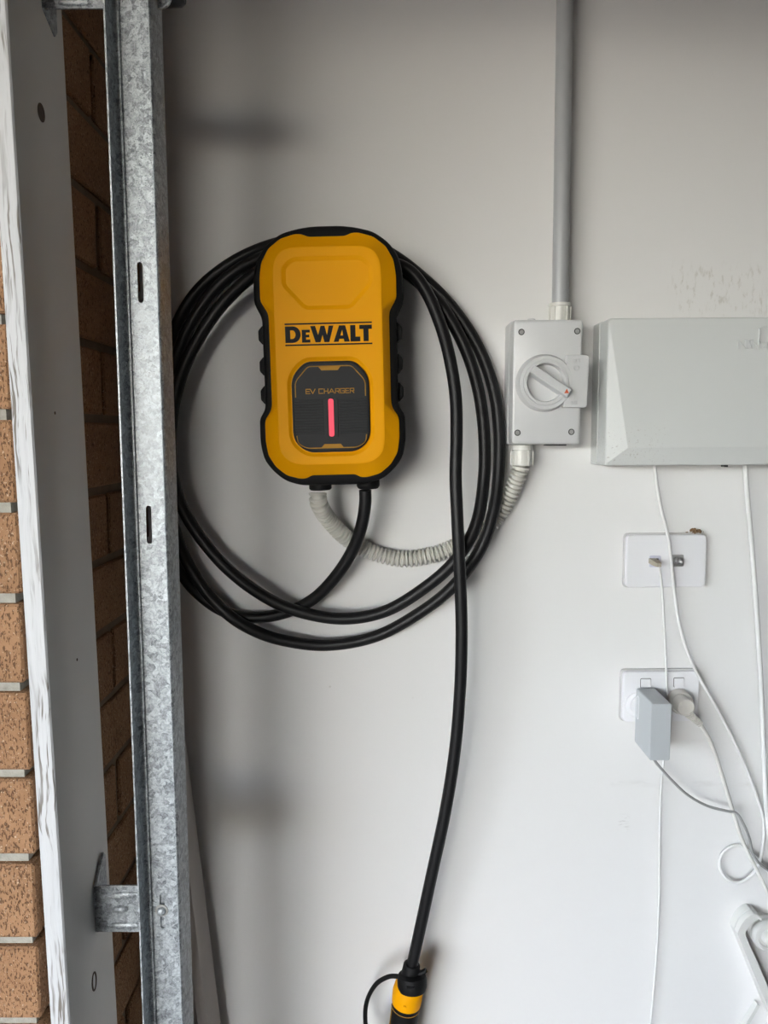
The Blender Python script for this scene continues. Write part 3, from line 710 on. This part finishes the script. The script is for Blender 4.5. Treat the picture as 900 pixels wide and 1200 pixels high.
z_b = sw.location.z + sq(0, 522)[1] - .0005
g2 = P(612, 526, -.032); r2 = (P(624, 535, -.032) - P(612, 535, -.032)).x; h2_ = z_b - P(612, 545, -.032).z
ga2 = thing('conduit_adapter', 'pale conduit adapter under the isolator above the corrugated conduit', 'conduit fitting', (g2.x, -.032, z_b))
m = MB(); m.lathe([(r2*.94, 0), (r2*.94, -h2_*.25), (r2*1.03, -h2_*.28), (r2*1.03, -h2_), (r2*.85, -h2_*1.02)], (0, 0, 0), (0, 0, 1), 28); gb = m.build('sleeve', M['pvc_warm'], ga2, 30)
for k in range(8):
    a_ = 2*math.pi*k/8 + .5; m = MB(); m.box(-.0012, .0012, -.0012, .0012, -h2_*.97, -h2_*.3); o2 = m.build('grip_rib', M['pvc_warm'], gb, 0); o2.location = (r2*1.03*math.cos(a_), r2*1.03*math.sin(a_), 0); o2.rotation_euler = (0, 0, a_)

# ================================================================ network cabinet on the wall
YB = -.070
tlp, blp = P(714, 372, YB), P(708.5, 545, YB)
xw = .305; zc_ = (tlp.z + blp.z)/2; hb = (tlp.z - blp.z)/2; xc = (tlp.x + blp.x)/2 + xw/2
nb = thing('network_cabinet', 'wide light grey plastic network box with faceted front and embossed lettering', 'network box', (xc, 0, zc_), (0, -.006, 0))
m = MB(); hx = xw/2
rect = lambda i_, b_=.004: round_poly([(-hx + i_, -hb + i_), (hx - i_, -hb + i_), (hx - i_, hb - i_), (-hx + i_, hb - i_)], b_, 3)
m.loft([ring(rect(-.001), -.0003), ring(rect(-.001), -.030), ring(rect(.0, .004), -.0315)]); m.build('back_box', M['cabinet'], nb, 24)
m = MB()
ids = m.loft([ring(rect(.0), -.0318), ring(rect(.0), YB + .002), ring(rect(.0012), YB)], True, False)
# facets: the front rises to two points near the lower corners
fl = rect(.0012); lo_, hi_ = 0, 0
p1 = m.verts([(-hx + .0275, YB - .0075, -hb + .024)])[0]; p2 = m.verts([(hx - .0275, YB - .0075, -hb + .024)])[0]
top = ids[-1]; n_ = len(top); q4 = n_ // 4      # corner groups run BL, BR, TR, TL
g4 = [top[i*q4:(i+1)*q4] for i in range(4)]
m.face([g4[3][-1]] + g4[0][:2] + [p1]); m.face(g4[0][1:] + g4[1][:2] + [p2, p1]); m.face(g4[1][1:] + g4[2][:2] + [p2])
m.face(g4[2][1:] + [g4[3][0], p1, p2]); m.face(g4[3] + [p1])
cvn = m.build('front_cover', M['cabinet'], nb, 4)
def slope_y(z): return YB - .0075 * (hb - z) / (2*hb - .024)   # depth of the sloping main facet
def nz(px, py):
    p = P(px, py, YB - .002); return (p.x - xc, p.z - zc_)
m = MB()
def emboss(pts, w):
    for (ax_, az), (bx_, bz) in zip(pts, pts[1:]):
        y_ = slope_y((az+bz)/2); m.stroke([(ax_, az), (bx_, bz)], w, y_ + .0010, y_ - .0020)
for chx, x0, x1 in (('N', 866, 874.5), ('B', 876.5, 881), ('N', 882.5, 889.5), ('c', 891.5, 896.5), ('o', 898, 903)):
    for st in GL[chx]: emboss([nz(x0 + (x1-x0)*x, 398.5 + 10*y) for x, y in st], .0012)
m.build('embossed_lettering', M['cabinet'], cvn, 0); m = MB()
emboss([nz(890.5, 397), nz(890.5, 386), nz(894, 384), nz(900, 381.5), nz(908, 381), nz(914, 384), nz(916, 390), nz(916, 397)], .0009)
m.build('embossed_arch', M['cabinet'], cvn, 0)
q = nz(857, 546); m = MB(); m.box(q[0] - .003, q[0] + .003, -.055, -.045, -hb - .0035, -hb + .001, .0008); m.build('locking_tab', M['dark'], nb, 0)
q = P(866, 546, -.03)

# ================================================================ wall plates
def plate(name, label, cat, c, tl_, br_, rot=-.008):
    D_ = Frame(*c, -.010, rot)
    t_ = thing(name, label, cat, D_.loc, D_.rot)
    a_, b_ = D_.at(*tl_), D_.at(*br_); ol = round_poly([(a_[0], b_[1]), (b_[0], b_[1]), (b_[0], a_[1]), (a_[0], a_[1])], .007, 5)
    m = MB(); m.prism(round_poly(inset([(a_[0], b_[1]), (b_[0], b_[1]), (b_[0], a_[1]), (a_[0], a_[1])], -.0016), .007, 5), -.0002, -.0055, .0006); m.build('shade_surround', M['plate_gap_shade'], t_, 24)
    m = MB(); m.prism(ol, -.0058, -.0130, .0016); pl = m.build('cover_plate', M['white_plastic'], t_, 24)
    return D_, t_, pl
Z5 = lambda x, y: (720 + x/7.5, 610 + y/7.5)
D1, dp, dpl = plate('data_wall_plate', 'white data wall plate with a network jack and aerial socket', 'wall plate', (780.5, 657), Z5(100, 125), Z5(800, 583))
YP = -.0130
def sockbox(name, cx, cy, s_, mt, par, Fm, dep=.0012):
    c_ = Fm.at(cx, cy); m = MB(); h_ = s_ / 2
    outer = round_poly([(c_[0]-h_, c_[1]-h_), (c_[0]+h_, c_[1]-h_), (c_[0]+h_, c_[1]+h_), (c_[0]-h_, c_[1]+h_)], .0022, 3)
    m.prism(outer, YP + .0004, YP - dep, .0004); return m.build(name, mt, par, 24), c_
ja, jc = sockbox('network_jack', *Z5(350, 355), .0165, M['lilac'], dp, D1)
m = MB(); m.box(jc[0] - .0055, jc[0] + .0045, YP - .0016, YP - .0008, jc[1] - .0035, jc[1] + .0045); m.build('jack_opening', M['dark'], ja, 0)
ae, ac_ = sockbox('aerial_socket', *Z5(546, 350), .0175, M['cord_grey'], dp, D1)
m = MB(); m.lathe([(.0062, 0), (.0062, -.004), (.0050, -.0042), (.0048, -.010), (.0036, -.0102), (.0034, -.004)], (ac_[0], YP - .001, ac_[1]), (0, 1, 0), 18); m.build('connector_barrel', M['steel'], ae, 30)
# clump of nest dirt on the corner of the plate
m = MB(); c_ = D1.at(*Z5(712, 108))
for i in range(48):
    x_ = c_[0] + random.gauss(0, .0062); r_d = random.uniform(.0008, .0022) * (1.2 - min(abs(x_ - c_[0])/.016, .8))
    m.lathe([(.0001, -r_d), (r_d*.8, -r_d*.5), (r_d, r_d*.2), (r_d*.6, r_d*.8), (.0001, r_d)], (x_, random.uniform(-.0085, -.001), c_[1] + random.uniform(-.0010, .0045) * max(0, 1 - abs(x_ - c_[0])/.018)), (random.uniform(-1,1), random.uniform(-1,1), 1), 7)
tag(m.build('nest_dirt', M['dirt'], dp, 0), 'brown crumbly dirt', kind='stuff')

Z4 = lambda x, y: (720 + x/7.5, 770 + y/7.5)
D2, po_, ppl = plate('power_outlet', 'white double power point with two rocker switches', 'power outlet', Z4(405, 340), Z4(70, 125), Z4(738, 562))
for cx, cy in ((265, 222), (555, 217)):
    c_ = D2.at(*Z4(cx, cy)); hx_, hz_ = .0078, .0072
    o1 = round_poly([(c_[0]-hx_, c_[1]-hz_), (c_[0]+hx_, c_[1]-hz_), (c_[0]+hx_, c_[1]+hz_), (c_[0]-hx_, c_[1]+hz_)], .002, 3)
    m = MB(); m.prism(o1, YP + .0003, YP - .0003); rk = m.build('rocker_switch', M['dark'], po_, 0)
    m = MB(); i1 = inset(o1, .0007)
    m.loft([ring(i1, YP), [(x, YP - .0012 - .0016 * ((c_[1] + hz_ - z)/(2*hz_)), z) for x, z in i1], [(x, YP - .0016 - .0016 * ((c_[1] + hz_ - z)/(2*hz_)), z) for x, z in inset(i1, .0006)]]); m.build('rocker', M['white_plastic'], rk, 24)
c_ = D2.at(*Z4(195, 410)); m = MB(); m.lathe([(.0182, .0002), (.0182, -.0022), (.0172, -.003)], (c_[0], YP, c_[1]), (0, 1, 0), 32); m.build('socket_face', M['white_plastic'], po_, 30)
c_ = D2.at(*Z4(575, 385)); m = MB(); m.lathe([(.0182, .0002), (.0182, -.0022), (.0172, -.003)], (c_[0], YP, c_[1]), (0, 1, 0), 32); m.build('socket_face', M['white_plastic'], po_, 30)

# ---- grey plug-in adapter
YA1, YA0 = -.086, -.022
fa = [P(*Z4(325, 415), YA1), P(*Z4(505, 405), YA1), P(*Z4(490, 905), YA1), P(*Z4(310, 915), YA1)]
ax0, ax1 = (fa[0].x + fa[3].x)/2, (fa[1].x + fa[2].x)/2; az1, az0 = (fa[0].z + fa[1].z)/2, (fa[2].z + fa[3].z)/2
ad = thing('power_adapter', 'grey box-shaped power adapter plugged into the double power point', 'power adapter', ((ax0+ax1)/2, 0, az0))
wa, ha = (ax1 - ax0)/2, az1 - az0
m = MB(); m.prism(round_poly([(-wa, 0), (wa, 0), (wa, ha), (-wa, ha)], .0030, 4), YA0, YA1, .0010, .0010); ab = m.build('case', M['adapter'], ad, 24)
m = MB(); zz0, zz1 = ha*.28, ha*.92; yc_ = -.036
lp = round_poly([(-.0365, ha*.48), (-.028, ha*.48), (-.028, ha*.90), (-.0365, ha*.90)], .0038, 5)
li = inset(lp, .0010)
m.loft([[(x, y, z) for y, z in l] for l, x in ((lp, -wa + .0002), (lp, -wa - .0006), (li, -wa - .0006), (li, -wa + .0002))], False, False); m.build('oval_emboss', M['white_plastic'], ab, 30)
m = MB(); m.lathe([(.0165, YA0 + .0006), (.0165, -.0150), (.0155, -.0140)], (-wa*.25, 0, ha*.66), (0, 1, 0), 28); m.build('plug_base', M['white_plastic'], ad, 30)
# ---- round moulded plug with its cord
b3, f3 = P(*Z4(575, 388), -.020), P(*Z4(618, 440), -.048)
pg = thing('power_plug', 'round aged white plug with a spiral strain relief in the double power point', 'power plug', (b3.x, 0, b3.z))
rb = (P(*Z4(685, 388), -.022) - b3).x; rf = (P(*Z4(700, 440), -.050) - f3).x
m = MB(); m.lathe([(rb*.98, -.0140), (rb, -.016), (rb, -.026), (rb*.92, -.030)], (0, 0, 0), (0, 1, 0), 32); m.build('plug_body', M['aged_white'], pg, 30)
fo = Vector((f3.x - b3.x, 0, f3.z - b3.z)) * .5
m = MB(); m.lathe([(rf*1.08, -.028), (rf*1.04, -.046), (rf*.95, -.049), (rf*.84, -.0492), (rf*.82, -.0484)], fo, (0, 1, 0), 32); pf = m.build('plug_cap', M['aged_white'], pg, 30)
m = MB()
for i, (a0_, a1_) in enumerate(((-.5, .25), (-.1, .55))): m.stroke([(fo.x - .006, fo.z - a0_*.008), (fo.x + .0065, fo.z - a1_*.016 - .002)], .0009, -.0482, -.0490)
m.build('moulded_mark', M['aged_white'], pf, 0)
inv2 = Vector((b3.x, 0, b3.z))
cp2 = [P(*Z4(650, 498), -.040), P(*Z4(700, 540), -.038), P(*Z4(755, 590), -.036), P(833, 870, -.032), P(845, 905, -.028), P(857, 945, -.024), P(870, 985, -.024), P(886, 1018, -.032), P(904, 1054, -.048), P(930, 1105, -.072), P(950, 1150, -.078)]
pth = spline(cp2, .003); m = MB(); m.tube([p - inv2 for p in pth], .0029, 10); m.build('cord', M['cord_cream'], pg, 50)
sr = spline(cp2[:3], .0006); m = MB(); m.tube([p - inv2 for p in sr], [(.0064 if (i * .0006 / .0036) % 1 < .5 else .0040) - .0016 * i/len(sr) for i in range(len(sr))], 12); m.build('strain_relief', M['aged_white'], pg, 30)

# ================================================================ loose cords
def cord(name, label, pts_, r, mt, cat='cable'):
    pw = [P(*q) for q in pts_]; m = MB(); m.tube(spline(pw, .003), r, 10); o_ = m.build(name, mt, None, 50, recenter=True); return tag(o_, label, cat)
dc = thing('network_cable', 'thin white network cable plugged into the data plate and hanging down', 'cable', P(775, 680, -.03))
inv3 = Vector(dc.location)
pd = [P(*q) for q in ((772.5, 664, -.036), (774, 672, -.034), (776, 692, -.028), (778.5, 735, -.022), (780.5, 780, -.020), (781.5, 815, -.020), (780.5, 850, -.020), (778, 888, -.022), (774.5, 930, -.020), (773, 990, -.012), (772.5, 1050, -.010), (770, 1110, -.010), (766, 1160, -.010), (762, 1205, -.010), (758, 1260, -.010))]
m = MB(); m.tube([p - inv3 for p in spline(pd, .003)], .0016, 10); m.build('cord', M['cord_white'], dc, 50)
p0, p1_ = P(*Z5(330, 352), -.0145), P(*Z5(395, 392), -.040)
dirp = (p1_ - p0).normalized(); up = Vector((0, 0, 1)); sd = dirp.cross(up).normalized(); up = sd.cross(dirp)
m = MB(); m.loft([[p0 + dirp * t_ + sd * (sx_*w2) + up * (sz_*h2) - inv3 for sx_, sz_ in ((-1,-1),(1,-1),(1,1),(-1,1))] for t_, w2, h2 in ((0, .0048, .0034), (.012, .0048, .0036), (.018, .0042, .0034), ((p1_-p0).length, .0030, .0026))]); m.build('plug', M['beige_plug'], dc, 0)
cord('fibre_cable', 'white cable dropping from the network box past both plates into a loop', [(767, 543, -.030), (769, 562, -.029), (774, 592, -.026), (782, 625, -.022), (786, 652, -.024), (790, 690, -.020), (797, 735, -.020), (810, 775, -.019), (830, 812, -.016), (851, 850, -.012), (870, 890, -.010), (885, 928, -.009), (895, 962, -.009), (894, 990, -.010), (890, 1012, -.012), (881, 1025, -.013), (868, 1034, -.012), (855, 1032, -.010), (845, 1020, -.009), (844, 1006, -.008), (852, 995, -.007), (866, 991, -.006), (880, 998, -.006), (892, 1011, -.006), (905, 1026, -.006), (930, 1043, -.006), (960, 1050, -.006)], .0024, M['cord_white'])
cord('telephone_cable', 'thicker white cable hanging straight down from the network box, nearest its locking tab', [(873, 543, -.035), (876, 585, -.032), (881, 640, -.028), (885.5, 700, -.024), (890, 770, -.020), (893.5, 840, -.018), (896, 900, -.020), (898.5, 950, -.026), (905, 995, -.032), (925, 1030, -.034), (960, 1055, -.034)], .0034, M['cord_white'])
cord('adapter_cord', 'grey cord sagging from under the power adapter and joining the plug cord', [(766, 889, -.060), (770, 895, -.055), (785, 912, -.045), (805, 931, -.036), (828, 944, -.030), (852, 950.5, -.028), (863, 953, -.030), (871, 965, -.031), (878, 982, -.030), (882, 1000, -.026), (890, 1012, -.026), (903, 1022, -.018), (925, 1040, -.014), (955, 1060, -.012)], .0019, M['cord_grey'])

# ================================================================ white plastic hanger in the lower right corner
YH1 = -.027
hp = lambda x, y: P(830 + x/8, 1050 + y/8, YH1)
o_ = hp(312, 362)
hg = thing('plastic_hanger_arm', 'off-white plastic folding arm with a round spool, under the loose cords', 'hanger', (o_.x, 0, o_.z))
def hl(x, y): p = hp(x, y); return (p.x - o_.x, p.z - o_.z)
def strip(outer, inner, ya, yb):
    m = MB(); m.loft([[(x, y, z) for x, z in l] for l, y in ((outer, ya), (outer, yb), (inner, yb), (inner, ya), (outer, ya))], False, False, closed=False)
    # ends
    return m
so = [hl(760, 1530), hl(560, 1052), hl(420, 710), hl(290, 392), hl(276, 355), hl(285, 325), hl(310, 270), hl(350, 215), hl(395, 182), hl(430, 172), hl(462, 178), hl(492, 200), hl(508, 228)]
si = [hl(840, 1500), hl(625, 1000), hl(480, 660), hl(364, 400), hl(350, 362), hl(358, 335), hl(385, 285), hl(420, 235), hl(440, 218), hl(458, 208), hl(474, 214), hl(490, 232)]
for nm, ya, yb in (('back_shell', -.0004, -.0148), ('front_shell', -.0162, YH1)):
    m = MB(); ol = so + si[::-1]; m.prism(ol, ya, yb, .0006); m.build(nm, M['frame_white'], hg, 24)
m = MB(); m.prism([hl(505, 1085), hl(530, 1110), hl(400, 1330), hl(360, 1330)], -.002, -.012, .0006); m.build('brace', M['frame_white'], hg, 24)
c_ = hl(562, 385); m = MB()
m.lathe([(.0120, -.0008), (.0210, -.0010), (.0222, -.004), (.0222, -.009), (.0190, -.011), (.0185, -.014), (.0200, -.016), (.0222, -.019), (.0222, -.026), (.0200, -.029), (.0155, -.0295), (.0140, -.026)], (c_[0], 0, c_[1]), (0.0, 1, 0), 36)
m.build('spool', M['frame_white'], hg, 40)
m = MB(); m.lathe([(.0100, -.0006), (.0100, -.030), (.0065, -.036), (.003, -.037)], (c_[0], 0, c_[1]), (0, 1, 0), 20); m.build('spool_pin', M['frame_white'], hg, 30)
